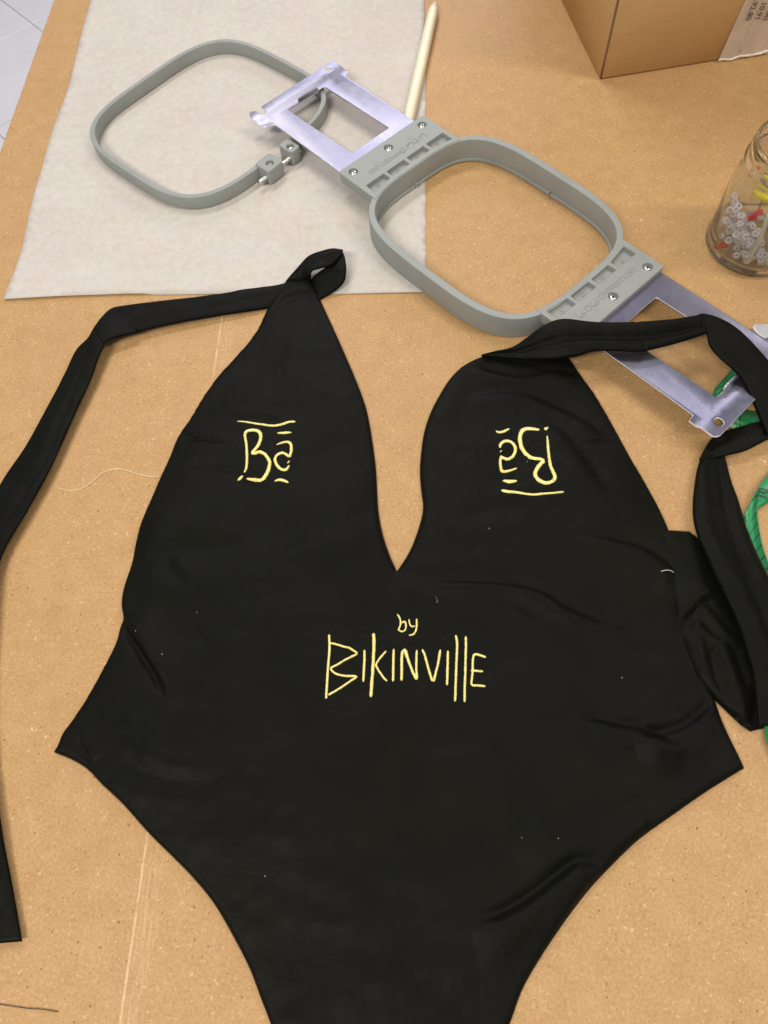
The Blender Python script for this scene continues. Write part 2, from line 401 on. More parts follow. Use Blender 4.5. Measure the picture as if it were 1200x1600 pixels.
# ---------------------------------------------------------------- interfacing paper sheet
def grid_sheet(outline, step, zf, thick, name, mat, parent=None, bottom=True):
    """triangulated cloth/paper over an outline; zf(x, y, d) gives the height; d = distance to the edge"""
    out = np.array([(p[0], p[1]) for p in outline], float)
    # resample the outline
    seg = np.linalg.norm(np.roll(out, -1, 0) - out, axis=1); o2 = []
    for i in range(len(out)):
        n = max(1, int(round(seg[i] / step)))
        for k in range(n): o2.append(out[i] + (np.roll(out, -1, 0)[i] - out[i]) * k / n)
    O = np.array(o2); A = O; B = np.roll(O, -1, 0)
    x0, y0 = O.min(0); x1, y1 = O.max(0)
    gx, gy = np.meshgrid(np.arange(x0, x1, step), np.arange(y0, y1, step * .87))
    gx = gx + (np.arange(gx.shape[0]) % 2)[:, None] * step / 2
    G = np.stack([gx.ravel(), gy.ravel()], 1)
    ins = np.zeros(len(G), bool)
    for a, b2 in zip(A, B):
        c = (a[1] > G[:, 1]) != (b2[1] > G[:, 1])
        if abs(b2[1] - a[1]) < 1e-12: continue
        xi = a[0] + (G[:, 1] - a[1]) * (b2[0] - a[0]) / (b2[1] - a[1])
        ins ^= c & (G[:, 0] < xi)
    G = G[ins]
    D = np.full(len(G), 1e9)
    for a, b2 in zip(A, B):
        ab = b2 - a; t = np.clip(((G - a) @ ab) / (ab @ ab), 0, 1); D = np.minimum(D, np.hypot(*(G - a - t[:, None] * ab).T))
    k = D > step * .45; G = G[k]; D = D[k]
    V = np.vstack([O, G]); DD = np.concatenate([np.zeros(len(O)), D]); n = len(O)
    r = delaunay_2d_cdt([Vector(v) for v in V], [(i, (i + 1) % n) for i in range(n)], [list(range(n))], 1, 1e-7, True)
    vv = np.array([tuple(v) for v in r[0]]); tri = np.array([tuple(f) for f in r[2]]); cen = vv[tri].mean(1)
    inn = np.zeros(len(cen), bool)
    for a, b2 in zip(A, B):
        if abs(b2[1] - a[1]) < 1e-12: continue
        inn ^= ((a[1] > cen[:, 1]) != (b2[1] > cen[:, 1])) & (cen[:, 0] < a[0] + (cen[:, 1] - a[1]) * (b2[0] - a[0]) / (b2[1] - a[1]))
    TRI = [tuple(int(q) for q in f) for f in tri[inn]]
    idx = [o[0] if o else -1 for o in r[3]]
    d = np.array([DD[i] if i >= 0 else 0 for i in idx]); Zt = zf(vv[:, 0], vv[:, 1], d)
    verts = [(a, b_, c) for (a, b_), c in zip(vv, Zt)]; faces = list(TRI)
    N = len(verts)
    if bottom:
        verts += [(a, b_, min(c - .0001, thick)) if thick > 0 else (a, b_, c + thick) for (a, b_), c in zip(vv, Zt)]
        faces += [tuple(i + N for i in reversed(f)) for f in TRI]
        ec = {}
        for f in TRI:
            for q in range(3):
                e = (f[q], f[(q + 1) % 3])
                ec[e] = 1
        for (a, b_) in ec:
            if (b_, a) not in ec: faces.append((b_, a, a + N, b_ + N))
    me = bpy.data.meshes.new(name); me.from_pydata(verts, [], faces); me.update()
    bm = bmesh.new(); bm.from_mesh(me); bmesh.ops.recalc_face_normals(bm, faces=bm.faces); bm.to_mesh(me); bm.free()
    return link(name, me, mat, parent)

def vnoise(seed, scale):
    r = np.random.default_rng(seed); k = r.normal(size=(7, 2)) * scale; ph = r.uniform(0, 6.28, 7)
    return lambda x, y: sum(np.sin(k[i, 0] * x + k[i, 1] * y + ph[i]) for i in range(7)) / 3.0
pn = vnoise(3, 22)
pedge = PS([(7, 470), (33, 397), (50, 327), (77, 230), (88, 193), (107, 143), (115, 117), (130, 50), (143, 0)])
pedge = [Vector(q) for q in catmull([tuple(p) for p in pedge], 4)]
pout = [tuple(p)[:2] for p in pedge] + [(-.325, .90), (.006, .90), (.0060, .60), (.0058, .565)] + [tuple(P(665, 330))[:2], tuple(P(665, 458))[:2], tuple(P(540, 460))[:2], tuple(P(400, 459.5))[:2], tuple(P(267, 461))[:2], tuple(P(200, 461))[:2], tuple(P(100, 465))[:2]]
pz = lambda x, y, d: .0006 + np.clip(pn(x, y), 0, 9) * .0006 + .0010 * np.exp(-d / .006) * (1 + .6 * np.sin(y * 40)) * (x < -.2)
pap = grid_sheet(pout, .006, pz, -.00018, 'interfacing_sheet', PAPER)
tag(pap, 'large off-white sheet of embroidery interfacing lying under the open grey hoop', 'paper')

# ---------------------------------------------------------------- cream marking stick
A_, B_ = P(679, 8, .005), P(638, 190, .005)
dv = (B_ - A_).normalized(); Lp = .185
stick = empty('marking_stick', (A_.x, A_.y, 0), math.atan2(dv.y, dv.x))
tag(stick, 'cream faceted plastic marking stick lying across the right edge of the off-white sheet', 'stick')
bm = bmesh.new(); rings = []
for xs, r in ((.003, .0022), (.0034, .0030), (.010, .0044), (.014, .0048), (.06, .0050), (.12, .0050), (Lp, .0048), (Lp + .001, .004)):
    rings.append([bm.verts.new((xs, r * math.cos(math.pi / 8 + k * math.pi / 4), .0058 + r * math.sin(math.pi / 8 + k * math.pi / 4))) for k in range(8)])
for a, c in zip(rings, rings[1:]):
    for k in range(8): bm.faces.new((a[k], a[(k + 1) % 8], c[(k + 1) % 8], c[k]))
bm.faces.new(rings[0]); bm.faces.new(rings[-1]); bmesh.ops.recalc_face_normals(bm, faces=bm.faces)
bmesh.ops.bevel(bm, geom=[e for e in bm.edges if abs((e.verts[0].co - e.verts[1].co).normalized().x) > .9], offset=.0005, segments=2, affect='EDGES')
from_bm('barrel', bm, CREAM, stick)
tp = from_bm('tip', lathe([(0, 0), (.0016, .0003), (.0020, .0015), (.0020, .0055)], 16), PINK, stick); tp.rotation_euler = (0, math.pi / 2, 0); tp.location = (-.0018, 0, .0058)

# ---------------------------------------------------------------- hoop with metal arms
cB = Vector((.0549, .4343)); aB = math.radians(-45.9)
hoop = empty('embroidery_hoop', (cB.x, cB.y, 0), aB)
tag(hoop, 'grey plastic embroidery hoop with zinc brackets at both ends, partly under the strap', 'embroidery hoop')
HT = .020
outer = superell(.0876, .0727, 3.5, 160); inner = superell(.0830, .0668, 3.75, 160)
bm = extrude2d([outer, inner], 0.0005, HT, .0006, 2)
ring = edge_split_smooth(from_bm('hoop_ring', bm, PLA, hoop), 40)
lip = extrude2d([superell(.0832, .0670, 3.75, 120), superell(.0818, .0654, 3.9, 120)], .0008, .0034, .0003, 1)
edge_split_smooth(from_bm('inner_lip', lip, PLA, hoop), 40)
for (u, v, w, h) in ((0, .0652, .0009, .0018), (-.0817, 0, .0016, .0009), (.0817, .0, .0016, .0009), (0, -.0652, .0009, .0018)):
    nb = bmesh.new(); q = bmesh.ops.create_cube(nb, size=1)['verts']
    for vv_ in q: vv_.co = Vector((u + vv_.co.x * w * 2, v + vv_.co.y * h * 1.6, .0040 + vv_.co.z * .0030))
    from_bm('locating_notch', nb, PLA, hoop, False)

def screw(parent, u, v, z, r=.0027):
    s_ = empty('screw', (u, v, z)); s_.parent = parent
    # domed head; dark bars on it paint the shade of a cross recess
    bm = bmesh.new()
    n = 24; prof = [(r, -.0018), (r, .0001), (r * .93, .0006), (r * .55, .0010), (0, .0011)]
    hd = lathe(prof, n); 
    me = bpy.data.meshes.new('screw'); hd.to_mesh(me); hd.free()
    o = link('screw', me, STEEL); bm.free()
    bpy.data.objects.remove(s_)
    o.location = (u, v, z); o.parent = parent
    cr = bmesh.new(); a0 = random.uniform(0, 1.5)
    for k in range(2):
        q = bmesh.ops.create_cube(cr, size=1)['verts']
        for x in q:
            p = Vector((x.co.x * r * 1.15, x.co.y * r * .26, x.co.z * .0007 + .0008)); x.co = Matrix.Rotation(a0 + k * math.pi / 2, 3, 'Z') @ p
    c_ = from_bm('cross_recess_shade', cr, DARK, o, False)
    return o
def flange(sgn, voff, ue, rot):
    """one moulded end block; local frame is turned half a turn for the right-hand one"""
    f_ = []
    v0, v1 = -.0460, .0462
    # the side toward the ring follows the ring's curve
    inn = []
    for k in range(15):
        v = v1 - (v1 - v0) * k / 14
        vv = (v + voff * (1 if sgn < 0 else -1))
        e = 3.75; a, bb = .0838, .0676
        u = a * max(0.0, 1 - abs(min(.999, abs(vv) / bb)) ** e) ** (1 / e)
        inn.append((-u, v))
    inn = [(min(-.0775, a), c) for a, c in inn]
    out = [(-ue, v0), ] + [(-.0785, v0)] + list(reversed(inn))[1:-1] + [(-.0785, v1), (-ue, v1)]
    out = round_poly(out, [.003] + [.001] * (len(out) - 2) + [.003], 4)
    holes = []
    for k in range(4):
        c = -.0318 + k * .0215
        uc = lambda v: -(.0876 * (1 - abs(v / .0727) ** 3.5) ** (1 / 3.5)) - .0004
        holes.append(round_poly([(-.0948, c - .0093), (uc(c - .0093), c - .0093), (uc(c + .0093), c + .0093), (-.0948, c + .0093)], .0006, 3))
    scr = [(-ue + .0080, v) for v in (-.0374, .0002, .0374)]
    for (u, v) in scr: holes.append(circle(u, v, .0037, 24))
    bm = extrude2d([out] + holes, HT - .0078, HT + .0004, .0004, 2)
    # pocket floors
    bm2 = extrude2d([rect(-.0955, -.0838, -.0425, .0425)], HT - .0064, HT - .0034, .0002, 1)
    bm = join_bm(bm, bm2)
    bm = join_bm(bm, extrude2d([rect(-ue + .0035, -ue + .0125, -.0425, .0425)], HT - .0060, HT - .0018, .0002, 1))
    return bm, scr
for sgn, voff, ue in ((-1, 0.0, .1215), (1, -.0045, .1165)):
    fr = bpy.data.objects.new('t', None)
    bm, scr = flange(sgn, 0, ue, 0)
    rotm = Matrix.Rotation(0 if sgn < 0 else math.pi, 4, 'Z'); off = Vector((0.0 if sgn < 0 else .0, 0 if sgn < 0 else .0045, 0))
    bmesh.ops.transform(bm, matrix=Matrix.Translation(off) @ rotm, verts=bm.verts)
    fl_ = edge_split_smooth(from_bm('flange', bm, PLA, hoop), 30)
    for (u, v) in scr:
        p = off + (rotm @ Vector((u, v, 0)))
        screw(fl_, p.x, p.y, HT - .0012)
    # pocket mould marks and pads
    me = text_mesh('100X100mm(3.9"X3.9")', .0070, .00022, .0, res=2, space=.92)
    tx = link('embossed_lettering', me, PLA, fl_, False)
    # upright when read from the left-hand end block
    tm = Matrix.Translation(off) @ rotm @ Matrix.Translation((-.1030, .0005, HT + .0005)) @ Matrix.Rotation(math.pi / 2, 4, 'Z')
    tx.matrix_basis = tm
    mk = bmesh.new()
    for v in (-.019, .019): 
        mk = join_bm(mk, lathe([(.0018, 0), (.0018, .0002), (.0014, .0002), (.0014, .0)], 20, -.1085, v, HT + .0003))
    for k in range(4):
        mk = join_bm(mk, lathe([(.0016, 0), (.0016, .0006), (.0010, .0006), (.0010, .0)], 14, -.0912, -.0318 + k * .0215, HT - .0035))
    bmesh.ops.transform(mk, matrix=Matrix.Translation(off) @ rotm, verts=mk.verts)
    from_bm('mould_mark', mk, PLA, fl_)

def bracket_mesh():
    """left-hand arm in hoop coordinates (u toward the right-hand arm)"""
    o = [(-.110, .0398), (-.2108, .0398), (-.2112, .0452), (-.2300, .0452), (-.2318, .0415), (-.2300, -.0374), (-.2212, -.0376), (-.2212, -.0432),
         (-.2292, -.0432), (-.2320, -.0478), (-.2270, -.0518), (-.2110, -.0510), (-.2080, -.0470), (-.2070, -.0420), (-.110, -.0420)]
    rr = [0, .001, .001, .003, .001, .001, .0025, .0025, .003, .003, .003, .002, .002, .002, 0]
    o = round_poly(o, rr, 4)
    win = round_poly([(-.2128, -.0228), (-.1342, -.0212), (-.1342, .0203), (-.2128, .0185)], .0016, 4)
    hole = circle(-.2252, .0340, .0030, 24)
    bm = extrude2d([o, win, hole], .0150, .0163, .0003, 2)
    for uu in (-.2200, -.2172, -.2280):
        bmesh.ops.bisect_plane(bm, geom=bm.verts[:] + bm.edges[:] + bm.faces[:], plane_co=(uu, 0, 0), plane_no=(1, 0, 0))
    for v in bm.verts:
        u = v.co.x
        v.co.z += .0016 * min(1, max(0, (-.2172 - u) / .0028))
    # upturned tab at the outer end of the window
    tb = extrude2d([round_poly([(-.0105, 0), (.0110, 0), (.0112, .0048), (.0085, .0058), (-.0100, .0058), (-.0108, .005)], .0008, 3)], -.0005, .0005, .0002, 1)
    bmesh.ops.transform(tb, matrix=Matrix.Translation((-.2122, -.0005, .0155)) @ Matrix.Rotation(math.pi / 2, 4, 'Z') @ Matrix.Rotation(math.pi / 2, 4, 'X'), verts=tb.verts)
    return join_bm(bm, tb)
br = edge_split_smooth(from_bm('bracket', bracket_mesh(), MET, hoop), 30)
br.data.materials.append(RIM)                              # sheared plate edge, whitened to paint in its bright highlight
for p in br.data.polygons:
    if abs(p.normal.z) < .80 and p.area < 2e-5: p.material_index = 1
br2 = br.copy(); COL.objects.link(br2); br2.rotation_euler = (0, 0, math.pi); br2.location = (-.0060, .0062, 0); br2.parent = hoop

# ---------------------------------------------------------------- open outer hoop on the sheet
cA = Vector((-.1778, .5755)); aA = -.692
hp2 = empty('open_hoop', (cA.x, cA.y, .0012), aA)
tag(hp2, 'plain grey open outer hoop with clamp blocks and screw lying on the off-white sheet', 'embroidery hoop')
# path with the gap on the +u side
def sup_path(a, b_, e, t0, t1, n):
    out = []
    for i in range(n):
        t = t0 + (t1 - t0) * i / (n - 1); c, s = math.cos(t), math.sin(t)
        r = (abs(c / a) ** e + abs(s / b_) ** e) ** (-1 / e); out.append((r * c, r * s))
    return out
po = sup_path(.0815, .0906, 3.6, .13, 2 * math.pi - .10, 150); pi_ = sup_path(.0775, .0866, 3.7, .13, 2 * math.pi - .10, 150)
bm = extrude2d([po + pi_[::-1]], 0, .0115, .0006, 2)
edge_split_smooth(from_bm('hoop_ring', bm, PLA, hp2), 40)
for nm, v0, v1, u0, u1 in (('a', .0060, .0165, .0772, .0925), ('b', -.0215, -.0045, .0772, .0935)):
    cy_ = (v0 + v1) / 2
    bm = extrude2d([rect(u0, u1, v0, v1, .0025), circle((u0 + u1) / 2 + .0010, cy_, .0031, 22)], .0003, .0128, .0008, 2)
    blk = edge_split_smooth(from_bm('clamp_block', bm, PLA, hp2), 40)
    from_bm('barrel_nut', lathe([(0, .0112), (.0020, .0112), (.0024, .0106), (.0024, .002)], 20, (u0 + u1) / 2 + .0010, cy_, 0), STEEL if nm == 'a' else PLA, blk)
nz = 40
path = [(.0895, -.0300 + (.048) * i / 119, .0066) for i in range(120)]
scb = tube(path, [.0019 if -.0300 + .048 * i / 119 < -.0200 else (.0015 + (.0003 if i % 3 == 0 else 0)) for i in range(120)], 14)
from_bm('clamp_screw', scb, STEEL, hp2)

# ---------------------------------------------------------------- black swimsuit
suit = empty('swimsuit', (-.015, .10, 0))
tag(suit, 'black halter-neck one-piece swimsuit with yellow embroidery laid flat on the brown table', 'swimsuit')
ZS = .004
left_side = [(447, 437), (430, 462), (415, 487), (400, 518), (370, 555), (345, 582), (320, 615), (296, 655), (277, 683), (264, 715), (250, 745), (235, 780), (220, 815), (212, 845), (207, 872), (202, 890), (192, 920), (189, 945), (192, 965), (187, 980), (180, 1005), (160, 1045), (135, 1090), (112, 1125), (97, 1145), (90, 1162), (83, 1175),
             (110, 1186), (135, 1201), (160, 1227), (190, 1255), (230, 1300), (260, 1330), (295, 1365), (325, 1400), (345, 1430), (370, 1475), (390, 1515), (405, 1555), (422, 1600), (440, 1655), (450, 1730)]
right_side = [(740, 1730), (768, 1665), (797, 1600), (815, 1550), (840, 1505), (868, 1462), (895, 1424), (925, 1386), (960, 1349), (1000, 1311), (1050, 1275), (1100, 1240), (1130, 1221), (1164, 1200),
              (1155, 1180), (1140, 1150), (1127, 1120), (1119, 1097), (1110, 1078), (1097, 1045), (1080, 995), (1072, 962), (1067, 930), (1060, 885), (1048, 835), (1031, 795), (1007, 751), (987, 717), (970, 686), (953, 655), (930, 616), (911, 590), (897, 570), (885, 556), (850, 548), (800, 547),
              (765, 553), (731, 566), (707, 586), (688, 614), (673, 643), (663, 673), (658, 705), (656, 736), (658, 765), (661, 792), (656, 818), (644, 852), (632, 874), (620, 892), (607, 862), (597, 830), (591, 796), (589, 762), (587, 729), (582, 690), (576, 654), (569, 627), (555, 590), (540, 555), (520, 510), (500, 467), (490, 445), (484, 428)]
SUIT = left_side + right_side
sharp = {(83, 1175), (1164, 1200), (620, 892), (450, 1730), (740, 1730), (484, 428), (447, 437)}
# smooth between the sharp corners
def smooth_outline(pts, sharp, n=3):
    idx = [i for i, p in enumerate(pts) if p in sharp]; out = []
    for k, i in enumerate(idx):
        j = idx[(k + 1) % len(idx)]
        run = pts[i:j + 1] if j > i else pts[i:] + pts[:j + 1]
        out += [tuple(q) for q in catmull(run, n)[:-1]]
    return out
SUITW = [tuple(P(a, b_, .0022))[:2] for a, b_ in smooth_outline(SUIT, sharp)]
n1, n2, n3 = vnoise(11, 26), vnoise(12, 190), vnoise(13, 620)
n4 = vnoise(14, 1000); n5 = vnoise(15, 75)
# folds: (pixel polyline, height mm, width ridge side mm, width valley side mm, valley depth mm); positive side = left of the direction walked
FOLDS = [
    ([(284, 683), (300, 686), (318, 688), (336, 691), (352, 694)], .7, 3, .85, 2.3),
    ([(976, 684), (955, 690), (938, 690), (910, 698)], .7, 3, .85, 2.3),
    ([(186, 972), (205, 998), (222, 1025), (240, 1055), (258, 1090)], 2.2, 9, 1.6, 2.6),
    ([(950, 1351), (905, 1342), (870, 1364), (835, 1392), (805, 1412), (770, 1428), (735, 1432)], 2.4, 10, 2.0, 2.4),
    ([(1118, 1085), (1092, 1112), (1060, 1135), (1020, 1145), (985, 1150)], 1.8, 9, 2.0, 2.2),
    ([(1070, 1160), (1035, 1152), (1000, 1135), (965, 1130), (930, 1122), (890, 1120)], 1.8, 8, 2.0, 2.2),
    ([(980, 975), (930, 965), (885, 945), (850, 922), (800, 908), (740, 905), (680, 902), (625, 893)], 1.9, 9, 2.6, 2.2),
    ([(900, 990), (850, 968), (800, 940), (740, 928), (690, 922), (630, 905)], 1.2, 10, 3.0, 1.6),
    ([(1062, 890), (1030, 868), (1000, 852), (960, 842), (900, 830)], 1.5, 8, 2.5, 1.8),
    ([(900, 583), (860, 577), (820, 583), (780, 578), (740, 572)], 1.6, 6, 2.5, 2.6),
    ([(955, 690), (930, 665), (900, 645), (860, 625), (820, 610), (770, 608), (710, 618)], 1.3, 9, 3.5, 2.0),
    ([(960, 770), (930, 735), (905, 700), (880, 670), (840, 650)], 1.2, 10, 4.0, 1.8),
    ([(880, 800), (820, 790), (760, 800), (700, 815)], .8, 12, 5.0, 1.0),
    ([(1040, 1275), (1010, 1250), (975, 1262), (935, 1280), (880, 1278), (820, 1262)], 1.1, 14, 5.0, 1.3),
    ([(810, 1160), (760, 1150), (700, 1158), (640, 1150)], .8, 14, 5, .9),
    ([(180, 1180), (215, 1205), (255, 1222), (310, 1228), (360, 1215)], 1.0, 12, 5.0, 1.3),
    ([(120, 1150), (130, 1172), (142, 1195)], .6, 4, 1.4, .8),
    ([(415, 500), (450, 470), (488, 462), (515, 478)], .9, 7, 3, 1.1),
    ([(560, 690), (520, 700), (480, 720)], .5, 10, 4, .6),
    ([(240, 870), (280, 860), (330, 862), (390, 850)], .8, 12, 5, 1.0),
    ([(260, 880), (275, 900), (290, 912)], .6, 7, 3, .8),
    ([(590, 790), (540, 820), (470, 830), (400, 870)], .6, 14, 6, .8),
    ([(640, 1480), (560, 1500), (500, 1540)], .7, 16, 7, .9),
    ([(700, 780), (690, 830), (720, 870)], .6, 10, 4, .8),
    ([(362, 655), (385, 654), (410, 656), (440, 658)], .2, 3, 1.3, 1.5),
    ([(870, 773), (855, 774), (830, 775), (800, 773)], .2, 3, 1.3, 1.3),
    ([(500, 1100), (515, 1096), (530, 1100)], .2, 3, 1.6, .7),
    ([(700, 1102), (720, 1100), (740, 1102)], .2, 3, 1.6, .7),
    ([(420, 765), (395, 762), (368, 756)], .3, 3, 1.8, .9),
]
FW = [(np.array([tuple(P(a, b_, ZS))[:2] for a, b_ in [tuple(q) for q in catmull(pl, 5)]]), *r) for pl, *r in FOLDS]
def fold_h(x, y):
    h = np.zeros_like(x); pts = np.stack([x, y], 1)
    for L, A1, w1, w2, A2 in FW:
        w1, w2, A1, A2 = 1.4 * w1 / 1e3, 1.6 * w2 / 1e3, 1.6 * A1 / 1e3, .95 * A2 / 1e3
        best = np.full(len(x), 1e9); sg = np.zeros(len(x)); fr = np.zeros(len(x)); over = np.zeros(len(x)); n = len(L) - 1
        for i in range(n):
            a, b_ = L[i], L[i + 1]; ab = b_ - a; tt = ((pts - a) @ ab) / (ab @ ab); t = np.clip(tt, 0, 1)
            q = pts - a - t[:, None] * ab; d = np.hypot(q[:, 0], q[:, 1]); m = d < best
            cr = ab[0] * (pts[:, 1] - a[1]) - ab[1] * (pts[:, 0] - a[0])
            best[m] = d[m]; sg[m] = np.sign(cr[m]); fr[m] = (i + t[m]) / n
        taper = np.clip(np.sin(np.pi * np.clip(fr, .0, 1)) * 1.6, 0, 1) ** .8
        s = best
        up = A1 * np.exp(-(np.maximum(s - w1 * .35, 0) / w1) ** 2) * (1 - np.exp(-(s / (w2 * .8)) ** 2))
        val = -A2 * np.exp(-(s / w2) ** 2)
        side = 1 / (1 + np.exp(-sg * s / (w2 * .5)))
        h += taper * (up * side + val * (1 - .35 * side))
    return h
PUCK = [(*tuple(P(416, 705, .004))[:2], .026, .028), (*tuple(P(828, 722, .004))[:2], .028, .028), (*tuple(P(636, 1040, .004))[:2], .055, .030)]
def suit_h(x, y, d):
    x = np.atleast_1d(np.asarray(x, float)); y = np.atleast_1d(np.asarray(y, float)); d = np.atleast_1d(np.asarray(d, float))
    rim = .0024 * np.sqrt(np.clip(1 - (1 - np.clip(d / .0035, 0, 1)) ** 2, 0, 1))
    body = .0028 * (1 - np.exp(-d / .02)) + .0017 * n1(x, y) * np.clip(d / .02, 0, 1) + .00034 * n2(x + .004 * n5(x, y), y * 1.6) * np.clip(.5 + .5 * n5(x, y), 0, 1) * np.clip(d / .01, 0, 1) + .00075 * n5(x, y) * np.clip(d / .01, 0, 1) + .00005 * n3(x, y)
    for cx_, cy_, sx_, sy_ in PUCK: body = body + .00026 * n4(x, y) * np.exp(-((x - cx_) / sx_) ** 2 - ((y - cy_) / sy_) ** 2)
    h = .0012 + rim + body + fold_h(x, y) * np.clip(d / .004, 0, 1)
    return np.maximum(h, .0011)
front = grid_sheet(SUITW, .00115, suit_h, .0008, 'front_panel', FAB); reparent(front, suit)
_O = np.array(SUITW)
def surf(x, y):
    """height of the cloth at a point well inside it"""
    A = _O; B = np.roll(_O, -1, 0); ab = B - A; p = np.array([x, y]); t = np.clip(((p - A) * ab).sum(1) / (ab * ab).sum(1), 0, 1)
    d = np.hypot(*(p - A - t[:, None] * ab).T).min()
    return float(suit_h(x, y, d)[0])

# ribbons: two pixel edge lines each with a height, lofted into a flattened, slightly padded band
def ribbon(Lp_, Rp_, thick=.0022, name='strap', folds=(), lay=0.0, n=70, m=16, arch=.0004, seed=1, mat=None, ret=False, seams=()):
    """Lp_/Rp_: [(px, py, z)]"""
    def rs(pl):
        w = np.array([tuple(P(a, b_, z)) for a, b_, z in pl]); w = np.array(catmull(w, 10))
        s = np.concatenate([[0], np.cumsum(np.linalg.norm(np.diff(w, axis=0), axis=1))]); t = np.linspace(0, s[-1], n)
        return np.stack([np.interp(t, s, w[:, i]) for i in range(3)], 1)
    L_, R_ = rs(Lp_), rs(Rp_); ns = vnoise(seed, 150); ns2 = vnoise(seed + 50, 420); V = []; F = []
    for i in range(n):
        a, c = L_[i], R_[i]; top_, bot_ = [], []
        for j in range(m + 1):
            t = j / m; p = a + (c - a) * t; e = math.sin(math.pi * t) ** .22
            wig = .0005 * float(ns(p[0], p[1])) + .00013 * float(ns2(p[0], p[1]))
            f_ = sum(A * math.exp(-((t - c0 - sl * (i / n - .5)) / w) ** 2) * min(1, 3 * (1 - abs(2 * i / n - 1)) + .3) for A, c0, w, sl in folds)
            zt = p[2] + (thick * .5 + arch) * e + (wig + f_) * e
            zt -= sum(.0009 * math.exp(-((i / n - q_) / .007) ** 2) for q_ in seams)
            zb = p[2] - thick * .5 * e * .6
            top_.append((p[0], p[1], max(zt, .0012))); bot_.append((p[0], p[1], max(min(zb, zt - .0004), .0008)))
        V += top_ + bot_[1:-1][::-1]
    k = 2 * m
    for i in range(n - 1):
        for j in range(k): F.append((i * k + j, i * k + (j + 1) % k, (i + 1) * k + (j + 1) % k, (i + 1) * k + j))
    F.append(tuple(range(k))); F.append(tuple(range((n - 1) * k, n * k))[::-1])
    me = bpy.data.meshes.new(name); me.from_pydata(V, [], F); me.update()
    bm = bmesh.new(); bm.from_mesh(me); bmesh.ops.recalc_face_normals(bm, faces=bm.faces)
    if ret: bpy.data.meshes.remove(me); return bm
    bm.to_mesh(me); bm.free()
    return link(name, me, mat or FAB)
Z3 = lambda pts, z: [(a, b_, z) for a, b_ in pts]

# left neck strap: apex loop, run behind the cup to the left, diagonal, loop off the table area and tail
lm = ribbon([(498, 470, .0010), (534, 446, .006), (541, 425, .011), (539, 402, .013), (534, 390, .012)],
            [(486, 440, .0010), (489, 432, .006), (505, 420, .010), (520, 410, .012), (529, 398, .013)], ret=True, n=40, seed=2, arch=.0006)
lm = join_bm(lm, ribbon([(446, 440, .0030), (462, 422, .0075), (480, 402, .012), (500, 393, .014), (520, 389, .015), (536, 391, .015)],
                        [(486, 442, .0030), (486, 434, .0080), (488, 424, .012), (500, 420, .013), (520, 414, .0145), (534, 398, .015)], ret=True, n=50, seed=3, arch=.0012, folds=((-.0012, .55, .14, .1),)))
lm = join_bm(lm, ribbon([(452, 441, .0006), (436, 445, .0008), (400, 450, .0032), (330, 461, .006), (250, 470, .007), (188, 478, .007), (170, 484, .006), (155, 500, .005)],
                        [(446, 478, .0006), (430, 480, .0008), (398, 485, .0032), (330, 495, .005), (250, 510, .006), (185, 527, .006), (168, 531, .005), (150, 545, .004)], ret=True, n=70, seed=4, folds=((.0012, .35, .25, .3),), arch=.0006))
lm = join_bm(lm, ribbon([(178, 480, .008), (160, 494, .009), (147, 512, .009), (137, 528, .007), (118, 548, .006), (98, 590, .005), (66, 650, .005), (38, 700, .005), (0, 757, .005), (-45, 850, .005), (-72, 960, .005), (-75, 1080, .004), (-62, 1200, .004), (-50, 1300, .004), (-30, 1400, .003), (-28, 1476, .003)],
                        [(215, 519, .008), (180, 528, .009), (160, 540, .009), (152, 562, .008), (140, 590, .007), (112, 652, .006), (78, 728, .006), (45, 790, .006), (0, 870, .006), (-10, 935, .005), (-12, 1020, .005), (-12, 1100, .004), (-8, 1200, .004), (4, 1300, .004), (20, 1385, .003), (35, 1471, .003)], ret=True, n=170, m=22, seed=5, folds=((.0006, .62, .2, .35),), arch=.0005))
lm = join_bm(lm, ribbon([(146, 516, .0095), (139, 535, .0090), (128, 575, .0082), (112, 620, .0078), (91, 680, .0076), (62, 738, .0076), (30, 790, .0076), (-5, 835, .0074), (-30, 900, .0070), (-45, 980, .0066)],
                        [(163, 541, .0100), (154, 560, .0092), (143, 592, .0082), (115, 653, .0072), (81, 729, .0070), (47, 792, .0070), (2, 872, .0070), (-8, 937, .0064), (-11, 980, .0060), (-12, 1020, .0056)], ret=True, n=90, m=12, seed=21, arch=.0003))
lst = from_bm('left_strap', lm, FAB); lst.name = 'neck_strap'; reparent(lst, suit)

# right neck strap: leaves the cup, crosses the bracket, bends off to the right, returns and hangs down
rm = ribbon([(752, 556, .006), (775, 549, .0075), (800, 543, .010), (822, 528, .016), (850, 508, .022), (880, 498, .025), (930, 503, .025), (985, 503, .026), (1040, 500, .026), (1100, 492, .028)],
            [(755, 559, .006), (785, 560, .008), (830, 563, .012), (870, 562, .016), (900, 557, .019), (930, 549, .021), (968, 549, .022), (1005, 549, .022), (1060, 536, .022), (1106, 521, .024)],
            ret=True, n=150, m=22, seed=6, seams=(.705,), folds=((.0022, .30, .16, -.2), (-.0018, .55, .09, .1), (.0012, .8, .12, .1)), arch=.0006)
rm = join_bm(rm, ribbon([(1085, 494, .026), (1100, 491, .029), (1135, 503, .027), (1166, 526, .025), (1200, 562, .024), (1240, 610, .022), (1262, 660, .016)],
                        [(1098, 523, .024), (1104, 522, .025), (1108, 540, .024), (1122, 558, .024), (1156, 590, .022), (1175, 628, .016), (1196, 680, .010)], ret=True, n=60, m=18, seed=7, folds=((.0015, .25, .2, .2),), arch=.0007))
